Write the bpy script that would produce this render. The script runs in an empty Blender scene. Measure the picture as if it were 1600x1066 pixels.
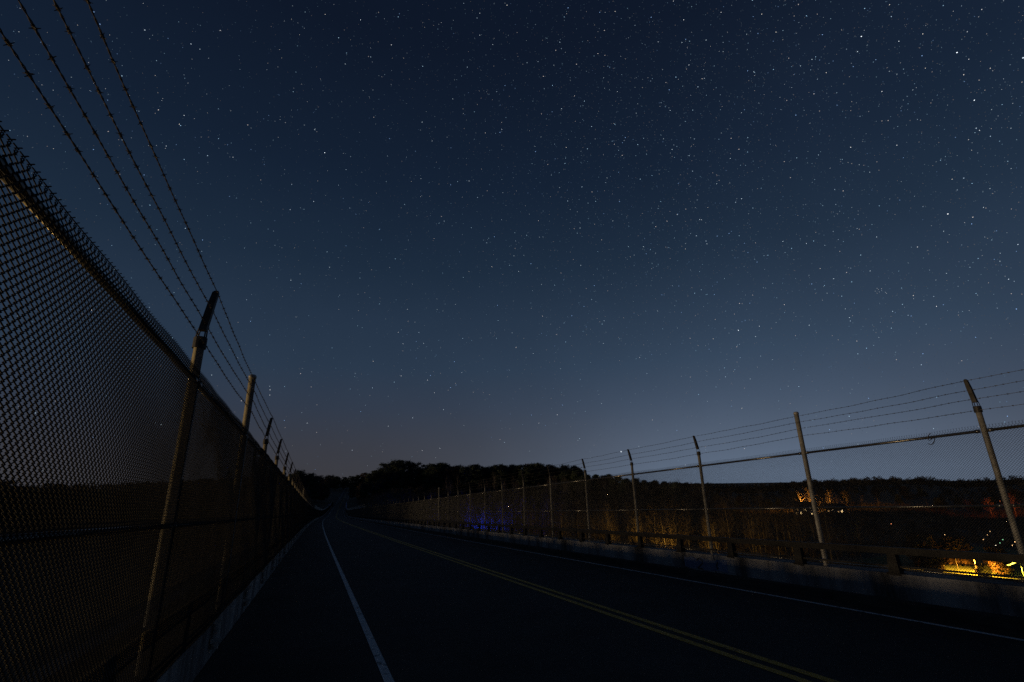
import bpy, math, random
import numpy as np
from mathutils import Matrix, Vector

# ------------------------------------------------------------------ camera
sc = bpy.context.scene
R = math.radians
cam_d = bpy.data.cameras.new("camera")
cam_d.sensor_width = 36.0
cam_d.lens = 16.2
cam_d.clip_start = 0.05
cam_d.clip_end = 30000.0
cam = bpy.data.objects.new("camera", cam_d)
sc.collection.objects.link(cam)
cam.matrix_world = Matrix((
    (0.92760358, -0.08414179, -0.36396669, 0.0),
    (-0.37282847, -0.26971527, -0.88783591, 0.0),
    (-0.02346328, 0.95925692, -0.28155931, 1.6),
    (0.0, 0.0, 0.0, 1.0)))
sc.camera = cam

# ------------------------------------------------------------------ night sky
SUN_AZ = R(-84.0)      # the glow of lights far off to the left, seen as one low source
SUN_EL = R(1.5)
world = bpy.data.worlds.new("World")
sc.world = world
world.use_nodes = True
wn = world.node_tree
wn.nodes.clear()
def wnode(t, **k):
    n = wn.nodes.new(t)
    for a, b in k.items():
        setattr(n, a, b)
    return n
def wmath(op, a, b=None):
    n = wnode("ShaderNodeMath", operation=op)
    for i, v in enumerate((a, b)):
        if v is None:
            continue
        if isinstance(v, (int, float)):
            n.inputs[i].default_value = v
        else:
            wn.links.new(v, n.inputs[i])
    return n.outputs[0]
tc = wnode("ShaderNodeTexCoord")
sep = wnode("ShaderNodeSeparateXYZ")
wn.links.new(tc.outputs["Generated"], sep.inputs[0])
zc = wmath("MAXIMUM", sep.outputs[2], 0.0)
ramp = wnode("ShaderNodeValToRGB")
wn.links.new(zc, ramp.inputs[0])
SKY = [(0.0, (.044, .0435, .051)), (0.06, (.0405, .0440, .0585)), (0.14, (.0300, .0420, .0680)), (0.22, (.0222, .0395, .0700)),
       (0.32, (.0178, .0335, .0620)), (0.42, (.0115, .0242, .0475)), (0.57, (.0068, .0150, .0335)), (0.75, (.0043, .0087, .0212)),
       (1.0, (.0034, .0070, .0175))]
el = ramp.color_ramp.elements
el[0].position, el[0].color = SKY[0][0], SKY[0][1] + (1,)
el[1].position, el[1].color = SKY[-1][0], SKY[-1][1] + (1,)
for p, c in SKY[1:-1]:
    e = el.new(p)
    e.color = c + (1,)
# light dome of the town beyond the right-hand hills
dotn = wnode("ShaderNodeVectorMath", operation="DOT_PRODUCT")
wn.links.new(tc.outputs["Generated"], dotn.inputs[0])
GA = R(51.0)
dotn.inputs[1].default_value = (math.sin(GA), math.cos(GA), 0.0)
lobe = wmath("POWER", wmath("MAXIMUM", dotn.outputs["Value"], 0.0), 9.0)
fall = wmath("EXPONENT", wmath("MULTIPLY", zc, -6.5))
glow = wmath("MULTIPLY", lobe, fall)
gcol = wnode("ShaderNodeMix", data_type="RGBA", blend_type="MIX")
gcol.inputs[6].default_value = (0, 0, 0, 1)
gcol.inputs[7].default_value = (.074, .117, .182, 1)
wn.links.new(glow, gcol.inputs[0])
addc = wnode("ShaderNodeMix", data_type="RGBA", blend_type="ADD")
addc.inputs[0].default_value = 1.0
wn.links.new(ramp.outputs[0], addc.inputs[6])
wn.links.new(gcol.outputs[2], addc.inputs[7])
# a trace of scattered light from the physical sky
nish = wnode("ShaderNodeTexSky", sky_type="NISHITA")
nish.sun_disc = False
nish.sun_elevation = SUN_EL
nish.sun_rotation = SUN_AZ
addn = wnode("ShaderNodeMix", data_type="RGBA", blend_type="ADD")
addn.inputs[0].default_value = 0.0005
wn.links.new(addc.outputs[2], addn.inputs[6])
wn.links.new(nish.outputs[0], addn.inputs[7])
# the Milky Way's faint haze, high on the right
dot2 = wnode("ShaderNodeVectorMath", operation="DOT_PRODUCT")
wn.links.new(tc.outputs["Generated"], dot2.inputs[0])
dot2.inputs[1].default_value = (math.sin(R(70)) * math.cos(R(34)), math.cos(R(70)) * math.cos(R(34)), math.sin(R(34)))
mwn = wnode("ShaderNodeTexNoise")
mwn.inputs["Scale"].default_value = 5.0
mwn.inputs["Detail"].default_value = 7.0
wn.links.new(tc.outputs["Generated"], mwn.inputs["Vector"])
mw = wmath("MULTIPLY", wmath("POWER", wmath("MAXIMUM", dot2.outputs["Value"], 0.0), 18.0), mwn.outputs[0])
mwc = wnode("ShaderNodeMix", data_type="RGBA", blend_type="MIX")
mwc.inputs[6].default_value = (0, 0, 0, 1)
mwc.inputs[7].default_value = (.0032, .0046, .0078, 1)
wn.links.new(mw, mwc.inputs[0])
addm = wnode("ShaderNodeMix", data_type="RGBA", blend_type="ADD")
addm.inputs[0].default_value = 1.0
wn.links.new(addn.outputs[2], addm.inputs[6])
wn.links.new(mwc.outputs[2], addm.inputs[7])
# faint uneven airglow
nz = wnode("ShaderNodeTexNoise")
nz.inputs["Scale"].default_value = 9.0
nz.inputs["Detail"].default_value = 6.0
wn.links.new(tc.outputs["Generated"], nz.inputs["Vector"])
mr = wnode("ShaderNodeMapRange")
mr.inputs[1].default_value = .3; mr.inputs[2].default_value = .7
mr.inputs[3].default_value = .975; mr.inputs[4].default_value = 1.025
wn.links.new(nz.outputs[0], mr.inputs[0])
bg = wnode("ShaderNodeBackground")
wn.links.new(addm.outputs[2], bg.inputs[0])
wn.links.new(mr.outputs[0], bg.inputs[1])
wo = wnode("ShaderNodeOutputWorld")
wn.links.new(bg.outputs[0], wo.inputs[0])

sun_d = bpy.data.lights.new("low_night_light", "SUN")
sun_d.energy = 0.85
sun_d.angle = R(2.0)
sun_d.color = (1.0, .71, .39)
sun = bpy.data.objects.new("low_night_light", sun_d)
sc.collection.objects.link(sun)
_sd = Vector((math.sin(SUN_AZ) * math.cos(SUN_EL), math.cos(SUN_AZ) * math.cos(SUN_EL), math.sin(SUN_EL)))
sun.rotation_euler = _sd.to_track_quat("Z", "Y").to_euler()

vs = sc.view_settings
vs.view_transform = "Standard"
vs.look = "None"
vs.exposure = 0.0
vs.gamma = 1.0
vs.use_curve_mapping = False
sc.render.engine = "CYCLES"
sc.cycles.use_denoising = False
sc.cycles.max_bounces = 6
sc.cycles.sample_clamp_indirect = 0.3

# ------------------------------------------------------------------ helpers
COL = sc.collection
rng = random.Random(7)
nrg = np.random.default_rng(11)

def link(name, data, parent=None, loc=(0, 0, 0), rot=(0, 0, 0), scale=None):
    o = bpy.data.objects.new(name, data)
    COL.objects.link(o)
    o.location = loc
    o.rotation_euler = rot
    if scale:
        o.scale = scale
    if parent is not None:
        o.parent = parent
    return o

def tag(o, label=None, cat=None, group=None, kind=None):
    if label: o["label"] = label
    if cat: o["category"] = cat
    if group: o["group"] = group
    if kind: o["kind"] = kind
    return o

class MB:
    """collects vertices and faces of one mesh"""
    def __init__(s):
        s.v = []; s.f = []
    def add(s, vs, fs):
        b = len(s.v)
        s.v += [tuple(p) for p in vs]
        s.f += [tuple(i + b for i in f) for f in fs]
    def box(s, x0, x1, y0, y1, z0, z1, shear=0.0):
        vs = [(x, y, z + shear * y) for z in (z0, z1) for y in (y0, y1) for x in (x0, x1)]
        s.add(vs, [(0, 2, 3, 1), (4, 5, 7, 6), (0, 1, 5, 4), (2, 6, 7, 3), (0, 4, 6, 2), (1, 3, 7, 5)])
    def tube(s, pts, rad, n=6, cap=True):
        pts = [Vector(p) for p in pts]
        if not hasattr(rad, "__len__"):
            rad = [rad] * len(pts)
        vs = []; fs = []
        ref = None
        for i, p in enumerate(pts):
            a = pts[max(0, i - 1)]; b = pts[min(len(pts) - 1, i + 1)]
            d = (b - a).normalized()
            if ref is None:
                ref = Vector((1, 0, 0)) if abs(d.x) < .8 else Vector((0, 0, 1))
            e1 = (ref - d * ref.dot(d)).normalized()
            e2 = d.cross(e1)
            ref = e1
            for k in range(n):
                t = 2 * math.pi * k / n
                vs.append(p + (e1 * math.cos(t) + e2 * math.sin(t)) * rad[i])
        for i in range(len(pts) - 1):
            for k in range(n):
                k2 = (k + 1) % n
                fs.append((i * n + k, i * n + k2, (i + 1) * n + k2, (i + 1) * n + k))
        if cap:
            fs.append(tuple(reversed(range(n))))
            fs.append(tuple(range((len(pts) - 1) * n, len(pts) * n)))
        s.add(vs, fs)
    def mesh(s, name, mat, smooth=False):
        me = bpy.data.meshes.new(name)
        me.from_pydata(s.v, [], s.f)
        if mat: me.materials.append(mat)
        if smooth:
            me.polygons.foreach_set("use_smooth", [True] * len(me.polygons))
        me.update()
        return me

def np_mesh(name, V, F, mat, smooth=False):
    """V (n,3), F (m,3 or 4) arrays"""
    me = bpy.data.meshes.new(name)
    n, k = F.shape
    me.vertices.add(len(V)); me.vertices.foreach_set("co", np.ascontiguousarray(V, dtype=np.float32).ravel())
    me.loops.add(n * k); me.loops.foreach_set("vertex_index", np.ascontiguousarray(F, dtype=np.int32).ravel())
    me.polygons.add(n)
    me.polygons.foreach_set("loop_start", np.arange(0, n * k, k, dtype=np.int32))
    if smooth:
        me.polygons.foreach_set("use_smooth", np.ones(n, dtype=bool))
    me.update(calc_edges=True)
    if mat: me.materials.append(mat)
    return me

# ------------------------------------------------------------------ materials
def material(name, c1, c2=None, scale=5.0, rough=.8, metal=0.0, bump=0.0, bscale=None, detail=6.0,
             stretch=(1, 1, 1), lo=.35, hi=.65, rough2=None):
    m = bpy.data.materials.new(name)
    m.use_nodes = True
    nt = m.node_tree
    b = nt.nodes["Principled BSDF"]
    b.inputs["Roughness"].default_value = rough
    b.inputs["Metallic"].default_value = metal
    b.inputs["Base Color"].default_value = tuple(c1) + (1,)
    if c2 is not None or bump:
        t = nt.nodes.new("ShaderNodeTexCoord")
        mp = nt.nodes.new("ShaderNodeMapping")
        mp.inputs["Scale"].default_value = stretch
        nt.links.new(t.outputs["Object"], mp.inputs["Vector"])
        n = nt.nodes.new("ShaderNodeTexNoise")
        n.inputs["Scale"].default_value = scale
        n.inputs["Detail"].default_value = detail
        n.inputs["Roughness"].default_value = .65
        nt.links.new(mp.outputs[0], n.inputs["Vector"])
        if c2 is not None:
            r = nt.nodes.new("ShaderNodeValToRGB")
            r.color_ramp.elements[0].position = lo
            r.color_ramp.elements[1].position = hi
            r.color_ramp.elements[0].color = tuple(c1) + (1,)
            r.color_ramp.elements[1].color = tuple(c2) + (1,)
            nt.links.new(n.outputs[0], r.inputs[0])
            nt.links.new(r.outputs[0], b.inputs["Base Color"])
        if rough2 is not None:
            q = nt.nodes.new("ShaderNodeMapRange")
            q.inputs[1].default_value = lo; q.inputs[2].default_value = hi
            q.inputs[3].default_value = rough; q.inputs[4].default_value = rough2
            nt.links.new(n.outputs[0], q.inputs[0])
            nt.links.new(q.outputs[0], b.inputs["Roughness"])
        if bump:
            n2 = nt.nodes.new("ShaderNodeTexNoise")
            n2.inputs["Scale"].default_value = bscale or scale * 8
            n2.inputs["Detail"].default_value = 5
            nt.links.new(mp.outputs[0], n2.inputs["Vector"])
            bp = nt.nodes.new("ShaderNodeBump")
            bp.inputs["Strength"].default_value = bump
            bp.inputs["Distance"].default_value = .02
            nt.links.new(n2.outputs[0], bp.inputs["Height"])
            nt.links.new(bp.outputs[0], b.inputs["Normal"])
    return m

def emissive(name, col, strength, base=(.8, .8, .8), lamp=False):
    m = bpy.data.materials.new(name)
    m.use_nodes = True
    b = m.node_tree.nodes["Principled BSDF"]
    b.inputs["Base Color"].default_value = tuple(base) + (1,)
    b.inputs["Emission Color"].default_value = tuple(col) + (1,)
    b.inputs["Emission Strength"].default_value = strength
    m.cycles.emission_sampling = "NONE"
    return m

M = {}
M["asphalt"] = material("asphalt", (.012, .012, .013), (.048, .046, .043), .9, .86, bump=.6, bscale=70, detail=12, lo=.3, hi=.72)
M["white_paint"] = material("white_road_paint", (.05, .05, .05), (.74, .74, .72), 9.0, .7, bump=.4, bscale=60, detail=10, lo=.33, hi=.46)
M["yellow_paint"] = material("yellow_road_paint", (.06, .045, .02), (.72, .38, .03), 9.0, .7, bump=.4, bscale=60, detail=10, lo=.33, hi=.46)
M["concrete"] = material("stained_concrete", (.045, .045, .046), (.34, .34, .338), 1.1, .9, bump=.4, bscale=26, stretch=(1, 1.0, .22), lo=.38, hi=.60)
M["kerb"] = material("dirty_kerb", (.025, .024, .022), (.07, .066, .06), 2.0, .95, bump=.4, bscale=30)
M["galv"] = material("galvanised_steel", (.31, .30, .28), (.54, .53, .50), 9.0, .45, metal=.25, bump=.08, bscale=60, rough2=.6)
M["rail_galv"] = material("smooth_galvanised_rail", (.16, .155, .145), (.30, .29, .27), 7.0, .24, metal=.85, rough2=.36)
M["arm"] = material("weathered_arm_steel", (.03, .028, .026), (.07, .065, .06), 12.0, .6, metal=.5)
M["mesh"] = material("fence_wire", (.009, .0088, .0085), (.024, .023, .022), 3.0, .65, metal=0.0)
M["mesh_lit"] = material("fence_wire_lit_side", (.030, .029, .028), (.078, .076, .073), 3.0, .6, metal=.2)  # right fence's wire, its colour lightened to stand for light on that side
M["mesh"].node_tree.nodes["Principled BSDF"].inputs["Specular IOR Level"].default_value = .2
M["barb"] = material("barbed_wire_steel", (.035, .032, .03), (.08, .074, .068), 8.0, .6, metal=.5)
M["rail"] = material("dark_rail_steel", (.010, .009, .008), (.022, .020, .018), 6.0, .62, metal=.3, bump=.1, bscale=40)
M["bluepaint"] = material("blue_grey_cover_paint", (.10, .14, .24), (.20, .25, .38), 3.0, .8, lo=.3, hi=.7)
M["darkpaint"] = material("dark_spray_paint", (.03, .03, .035), (.05, .05, .055), 6.0, .8)
M["soil"] = material("leaf_littered_ground", (.030, .026, .017), (.085, .070, .040), .25, .95, bump=.5, bscale=2.0)
M["lawn"] = material("short_grass", (.055, .085, .022), (.095, .125, .035), .8, .9, bump=.5, bscale=14)
M["bark"] = material("grey_brown_bark", (.09, .074, .055), (.22, .19, .15), 2.5, .92, bump=.5, bscale=12, stretch=(1, 1, .25))
M["twig"] = material("brown_twigs", (.065, .048, .034), (.13, .10, .07), .9, .92)
M["needle"] = material("dark_evergreen_foliage", (.018, .030, .014), (.045, .060, .026), .7, .85)
M["oakleaf"] = material("rusty_autumn_foliage", (.055, .032, .016), (.10, .058, .024), .7, .85)
M["far"] = material("distant_woodland_foliage", (.014, .012, .009), (.034, .028, .018), .06, .95)
M["siding"] = material("pale_house_siding", (.42, .40, .36), (.5, .48, .44), 1.5, .8)
M["shingle"] = material("dark_roof_shingles", (.035, .032, .03), (.06, .055, .05), 2.0, .9)
M["pole"] = material("grey_lamp_pole", (.16, .16, .15), (.24, .24, .23), 4.0, .6, metal=.4)

# ------------------------------------------------------------------ road geometry
G0 = -0.0594                 # the near grade of the bridge
CROSS = 0.03                 # the deck falls to the right
XL, XR = -0.98, 9.12         # fence post lines
SP = 2.9                     # post spacing
Y0L, Y0R = 4.20 - 3 * SP, 3.82 - 3 * SP
YEND = 398.0
def slope(y):
    if y < 190: return G0
    if y < 430: return G0 + (y - 190) / 240.0 * (0.022 - G0)
    if y < 560: return 0.022 + (y - 430) / 130.0 * .012
    return .034 if y < 800 else 0.0
_py = np.arange(-80, 1200.1, 1.0)
_pz = np.concatenate([[0], np.cumsum([slope(y + .5) for y in _py[:-1]])])
_pz = _pz - np.interp(0.0, _py, _pz)
def prof(y): return float(np.interp(y, _py, _pz))
def latc(y):
    if y < 20: return 0.0
    if y < 430: return 9e-5 * (y - 20) ** 2
    return 9e-5 * 410 ** 2 + 2 * 9e-5 * 410 * (y - 430)
def dlat(y): return (latc(y + .5) - latc(y - .5))
def deck(x0, y): return prof(y) - CROSS * x0
def on(x0, y, h=0.0): return (x0 + latc(y), y, deck(x0, y) + h)

def strip(name, mat, x0, x1, ys, h, parent=None, thick=0.0, nx=1):
    """a sheet that follows the road; a closed slab when thick > 0"""
    xs = np.linspace(x0, x1, nx + 1)
    mb = MB()
    vs = [on(x, y, h) for y in ys for x in xs]
    n = nx + 1
    fs = [(i * n + k, i * n + k + 1, (i + 1) * n + k + 1, (i + 1) * n + k) for i in range(len(ys) - 1) for k in range(nx)]
    mb.add(vs, fs)
    if thick:
        b = [on(x, y, h - thick) for y in ys for x in (x0, x1)]
        m = len(ys)
        mb.add(b, [(2 * i, 2 * i + 2, 2 * i + 3, 2 * i + 1) for i in range(m - 1)])
        for j, k in ((0, 0), (nx, 1)):
            w = [on(xs[j], y, q) for y in ys for q in (h, h - thick)]
            mb.add(w, [(2 * i, 2 * i + 1, 2 * i + 3, 2 * i + 2) if k == 0 else (2 * i, 2 * i + 2, 2 * i + 3, 2 * i + 1) for i in range(m - 1)])
        for y in (ys[0], ys[-1]):
            mb.add([on(x0, y, h), on(x1, y, h), on(x1, y, h - thick), on(x0, y, h - thick)], [(0, 1, 2, 3)])
    return link(name, mb.mesh(name, mat), parent)

YS = list(np.arange(-24, 60, 2.0)) + list(np.arange(60, 400, 5.0)) + list(np.arange(400, 1001, 10.0))
YB = [y for y in YS if y <= 400]
road = tag(strip("road", M["asphalt"], -1.02, 8.93, YS, 0.0, nx=6), kind="structure")
slab = tag(strip("bridge_deck", M["concrete"], -1.45, 9.6, YB, -.02, thick=.9), kind="structure")
kerb = tag(strip("kerb", M["kerb"], 8.66, 8.925, YB, .12, thick=.119), kind="structure")
strip("edge_line", M["white_paint"], .78, .875, YS, .004, road)
strip("edge_line", M["white_paint"], 8.06, 8.15, YS, .004, road)
strip("centre_line", M["yellow_paint"], 4.44, 4.55, YS, .004, road)
strip("centre_line", M["yellow_paint"], 4.67, 4.78, YS, .004, road)

# ------------------------------------------------------------------ parapets and steel railing
def side_sign(s):            # +1 where the road lies towards +X
    return 1 if s == "left" else -1

def seg_box(name, mat, x0, x1, y0, y1, h0, h1, parent):
    """a box that follows the deck between y0 and y1"""
    vs = [on(x, y, h) for h in (h0, h1) for y in (y0, y1) for x in (x0, x1)]
    mb = MB()
    mb.add(vs, [(0, 2, 3, 1), (4, 5, 7, 6), (0, 1, 5, 4), (2, 6, 7, 3), (0, 4, 6, 2), (1, 3, 7, 5)])
    return link(name, mb.mesh(name, mat), parent)

PAR = {"left": (-1.36, -1.03), "right": (8.93, 9.45)}
LAB = {"left": "left", "right": "right"}
for s in ("left", "right"):
    x0, x1 = PAR[s]
    par = tag(link("concrete_parapet", None),
              "low stained concrete parapet under the near chain link fence on the left shoulder" if s == "left" else
              "low stained concrete parapet with a blue painted patch across the road", "parapet")
    y = -14.0
    L = 5.85
    while y < YEND:
        y1 = min(y + L, YEND)
        dz = rng.uniform(-.006, .006)
        p = seg_box("concrete_panel", M["concrete"], x0, x1, y, y1 - .03, -.3 if s == "left" else -.3, .50 + dz, par)
        y += L
    if s == "right":
        pp = MB()
        # cover paint with ragged ends on the road face of the parapet
        n = 14
        face = x0 - .003
        def fp(y, h, d=0.0): return on(face - d, y, h)
        ys = [9.0 + 1.42 * i / n for i in range(n + 1)]
        tops = [.40 + rng.uniform(-.03, .03) for _ in ys]
        bots = [.135 + rng.uniform(0, .03) for _ in ys]
        vs = []
        for yy, a, b in zip(ys, bots, tops):
            vs += [fp(yy, a), fp(yy, b)]
        pp.add(vs, [(2 * i, 2 * i + 1, 2 * i + 3, 2 * i + 2) for i in range(n)])
        link("paint_patch", pp.mesh("paint_patch", M["bluepaint"]), par)
        gm = MB()
        def stroke(pts, w):
            for (ya, ha), (yb, hb) in zip(pts[:-1], pts[1:]):
                t = Vector((yb - ya, hb - ha)); nrm = Vector((-t.y, t.x)).normalized() * w * .5
                gm.add([fp(ya + nrm.x, ha + nrm.y, .003), fp(yb + nrm.x, hb + nrm.y, .003),
                        fp(yb - nrm.x, hb - nrm.y, .003), fp(ya - nrm.x, ha - nrm.y, .003)], [(0, 1, 2, 3)])
        stroke([(9.98, .33), (9.93, .375), (9.86, .385), (9.79, .36), (9.77, .31), (9.82, .26), (9.90, .21), (9.96, .17)], .032)
        stroke([(9.97, .18), (9.90, .16), (9.80, .165)], .03)
        stroke([(9.28, .36), (9.33, .27), (9.30, .19)], .04)
        link("paint_mark", gm.mesh("paint_mark", M["darkpaint"]), par)

    rl = tag(link("bridge_railing", None),
             "dark steel railing on the left parapet behind the fence mesh" if s == "left" else
             "dark steel railing on short posts along the right parapet", "railing")
    cx = (x0 + x1) / 2 + .04 if s == "left" else 8.998
    def sweep(name, hw, h0, h1, y_from, y_to, step):
        ys = list(np.arange(y_from, y_to, step)) + [y_to]
        mb = MB()
        vs = []
        for yy in ys:
            vs += [on(cx - hw, yy, h0), on(cx + hw, yy, h0), on(cx + hw, yy, h1), on(cx - hw, yy, h1)]
        fs = []
        for i in range(len(ys) - 1):
            for k in range(4):
                k2 = (k + 1) % 4
                fs.append((i * 4 + k, i * 4 + k2, i * 4 + 4 + k2, i * 4 + 4 + k))
        fs += [(3, 2, 1, 0), tuple(range(len(vs) - 4, len(vs)))]
        mb.add(vs, fs)
        link(name, mb.mesh(name, M["rail"]), rl)
    sweep("top_rail", .055, .80, .905, -14, YEND, 5.8)
    sweep("lower_rail", .016, .595, .625, -14, YEND, 5.8)
    sp = MB()        # a flared stub: narrow at the rail, wide on its foot
    for (z0, z1, w0, w1) in ((0.0, .30, .085, .065),):
        vs = [(sx * (.06 if z == z0 else .045), sy * (w0 if z == z0 else w1), z) for z in (z0, z1) for sy in (-1, 1) for sx in (-1, 1)]
        sp.add(vs, [(0, 2, 3, 1), (4, 5, 7, 6), (0, 1, 5, 4), (2, 6, 7, 3), (0, 4, 6, 2), (1, 3, 7, 5)])
    sp.box(-.075, .075, -.11, .11, -.02, .012)
    spm = sp.mesh("rail_post", M["rail"])
    k = 0
    yy = -10.0 - (.05 if s == "right" else .3)
    while yy < 170:
        link("rail_post", spm, rl, on(cx, yy, .503))
        yy += 1.72

# ------------------------------------------------------------------ chain link fences
HP, HT = 2.93, 3.42          # line post and terminal post heights over the deck
def post_mesh(term):
    mb = MB()
    r = .044 if term else .0365
    top = HT if term else HP
    n = 18
    prof_ = [(r, .13), (r, top - .05), (r + .006, top - .05), (r + .006, top - .018), (r * .75, top), (0.002, top + .004)]
    vs = [(q * math.cos(2 * math.pi * k / n), q * math.sin(2 * math.pi * k / n), z) for q, z in prof_ for k in range(n)]
    fs = [(i * n + k, i * n + (k + 1) % n, (i + 1) * n + (k + 1) % n, (i + 1) * n + k) for i in range(len(prof_) - 1) for k in range(n)]
    mb.add(vs, fs)
    return mb
def far_post_mesh(term, sg):
    mb = MB()
    r = .044 if term else .0365
    mb.tube([(0, 0, .3), (0, 0, HT if term else HP)], r, 6)
    if not term:
        mb.tube([(0, 0, HP), (sg * .08, 0, HP + .42)], [.028, .02], 4)
    return mb
PM = {t: post_mesh(t).mesh("post", M["galv"], True) for t in (False, True)}

bk = MB()
bk.box(-.052, .052, -.052, .052, .20, .245); bk.box(-.052, .052, -.052, .052, .40, .445)
for sy in (-1, 1):
    bk.tube([(0, sy * .075, .222), (0, sy * .075, .223)], .01, 6)
bracket_mesh = bk.mesh("strap", M["galv"])

def arm_mesh(sg):
    mb = MB()
    # cap skirt
    n = 16
    ring = [(.048, HP - .075), (.048, HP + .012), (.038, HP + .02), (.001, HP + .02)]
    vs = [(q * math.cos(2 * math.pi * k / n), q * math.sin(2 * math.pi * k / n), z) for q, z in ring for k in range(n)]
    mb.add(vs, [(i * n + k, i * n + (k + 1) % n, (i + 1) * n + (k + 1) % n, (i + 1) * n + k) for i in range(3) for k in range(n)])
    # four thin legs that leave a window, then a tapering pressed channel leaning over the road
    LN = .055 if sg > 0 else .095
    for sx in (-1, 1):
        for sy in (-1, 1):
            mb.tube([(sx * .03, sy * .03, HP), (sg * LN * .12 + sx * .024, sy * .026, HP + .085)], .0055, 4)
    st = [(LN * .10, .0, .029, .027), (LN * .6, .22, .026, .025), (LN * .92, .335, .020, .022), (LN, .352, .010, .012)]
    vs = []
    for x, z, w, t in st:
        zz = HP + .075 + z
        vs += [(sg * x - t, -w, zz), (sg * x + t, -w, zz), (sg * x + t, w, zz), (sg * x - t, w, zz)]
    fs = [(i * 4 + k, i * 4 + (k + 1) % 4, i * 4 + 4 + (k + 1) % 4, i * 4 + 4 + k) for i in range(3) for k in range(4)]
    fs += [(3, 2, 1, 0), (12, 13, 14, 15)]
    mb.add(vs, fs)
    return mb.mesh("extension_arm", M["arm"])

def link_panel(sub, WR, sg, mat):
    """one bay of chain link; x is depth, y runs along the bay, z up, with the grade built in"""
    w = SP / 160
    hs = w
    h0, h1 = .515, 2.652
    K = int((h1 - h0) / hs)
    n = 160
    P = K * sub + 1
    t = np.arange(P) / sub
    tri = 1 - 2 * np.abs((t % 2) - 1)            # -1 .. 1
    if sub > 1:
        tri = .62 * tri + .38 * np.sin(tri * math.pi / 2)
    V = []
    for i in range(n):
        s = 1 if i % 2 == 0 else -1
        u = (i + .5) * w + s * tri * (w / 2 + WR * .6)
        x = s * tri * WR * 1.05 * (1 if i % 2 == 0 else 1)
        z = h0 + t * hs
        jit = nrg.normal(0, .0005, P) if sub > 1 else 0
        f = np.clip(u / SP, 0, 1)
        x = x + sg * .016 * np.sin(math.pi * f) * (.55 + .45 * np.sin(5.5 * z + 7 * f)) * (z < 2.55)       # the fabric hangs slack between the posts
        zz = z - .010 * np.sin(math.pi * f) ** 2 * np.clip(z - 2.2, 0, 1) * 2 + .004 * np.sin(19 * f) * (z - h0) / 2
        V.append(np.stack([x, u + jit, zz + G0 * u], 1))
    V = np.array(V)                                # n,P,3
    ns = 4 if sub > 1 else 3
    ring = []
    for k in range(ns):
        a = 2 * math.pi * (k + .5) / ns
        ring.append((WR * math.cos(a), WR * 1.3 * math.sin(a), 0))
    ring = np.array(ring)
    VV = (V[:, :, None, :] + ring[None, None]).reshape(-1, 3)
    base = np.arange(n * P).reshape(n, P)[:, :-1].ravel() * ns
    F = []
    for k in range(ns):
        k2 = (k + 1) % ns
        F.append(np.stack([base + k, base + k2, base + ns + k2, base + ns + k], 1))
    F = np.concatenate(F)
    # twisted pairs of wire ends along the top edge
    mb = MB()
    ztop = h0 + K * hs
    for i in range(n + 1):
        last = tri[-1]
        u = None
        if (K % 2 == 1 and i % 2 == 1) or (K % 2 == 0 and i % 2 == 0):
            u = i * w
        if u is None:
            continue
        zz = ztop + G0 * u - .010 * math.sin(math.pi * u / SP) ** 2 * (ztop - 2.2) * 2 + .004 * math.sin(19 * u / SP) * (ztop - h0) / 2
        for q in (-1, 1):
            mb.tube([(0, u, zz - .002), (q * .003, u + q * .002, zz + .011), (-q * .004, u - q * .003, zz + .018), (q * .006, u + q * .011, zz + .031)], WR * .95, 3, cap=False)
    v2 = np.array(mb.v); f2 = np.array(mb.f) + len(VV)
    VV = np.concatenate([VV, v2]); F = np.concatenate([F, f2])
    return np_mesh("mesh_panel", VV, F, M[mat])
PANEL_NEAR = {"left": link_panel(2, .0028, 1, "mesh"), "right": link_panel(1, .0021, -1, "mesh_lit")}
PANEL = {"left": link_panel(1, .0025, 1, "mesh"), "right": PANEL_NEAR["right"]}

def rail_mesh(h, r):
    mb = MB()
    mb.tube([(0, .055, h + G0 * .055), (0, SP - .055, h + G0 * (SP - .055))], r, 10)
    for y0, y1 in ((.048, .105), (SP - .105, SP - .048)):      # rail end cups
        mb.tube([(0, y0, h + G0 * y0), (0, y1, h + G0 * y1)], r * 1.3, 10)
    return mb.mesh("rail", M["rail_galv"], True)
RAILS = [(rail_mesh(2.585, .0215), "top_rail"), (rail_mesh(1.535, .0185), "middle_rail"), (rail_mesh(.56, .0165), "bottom_rail")]

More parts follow.
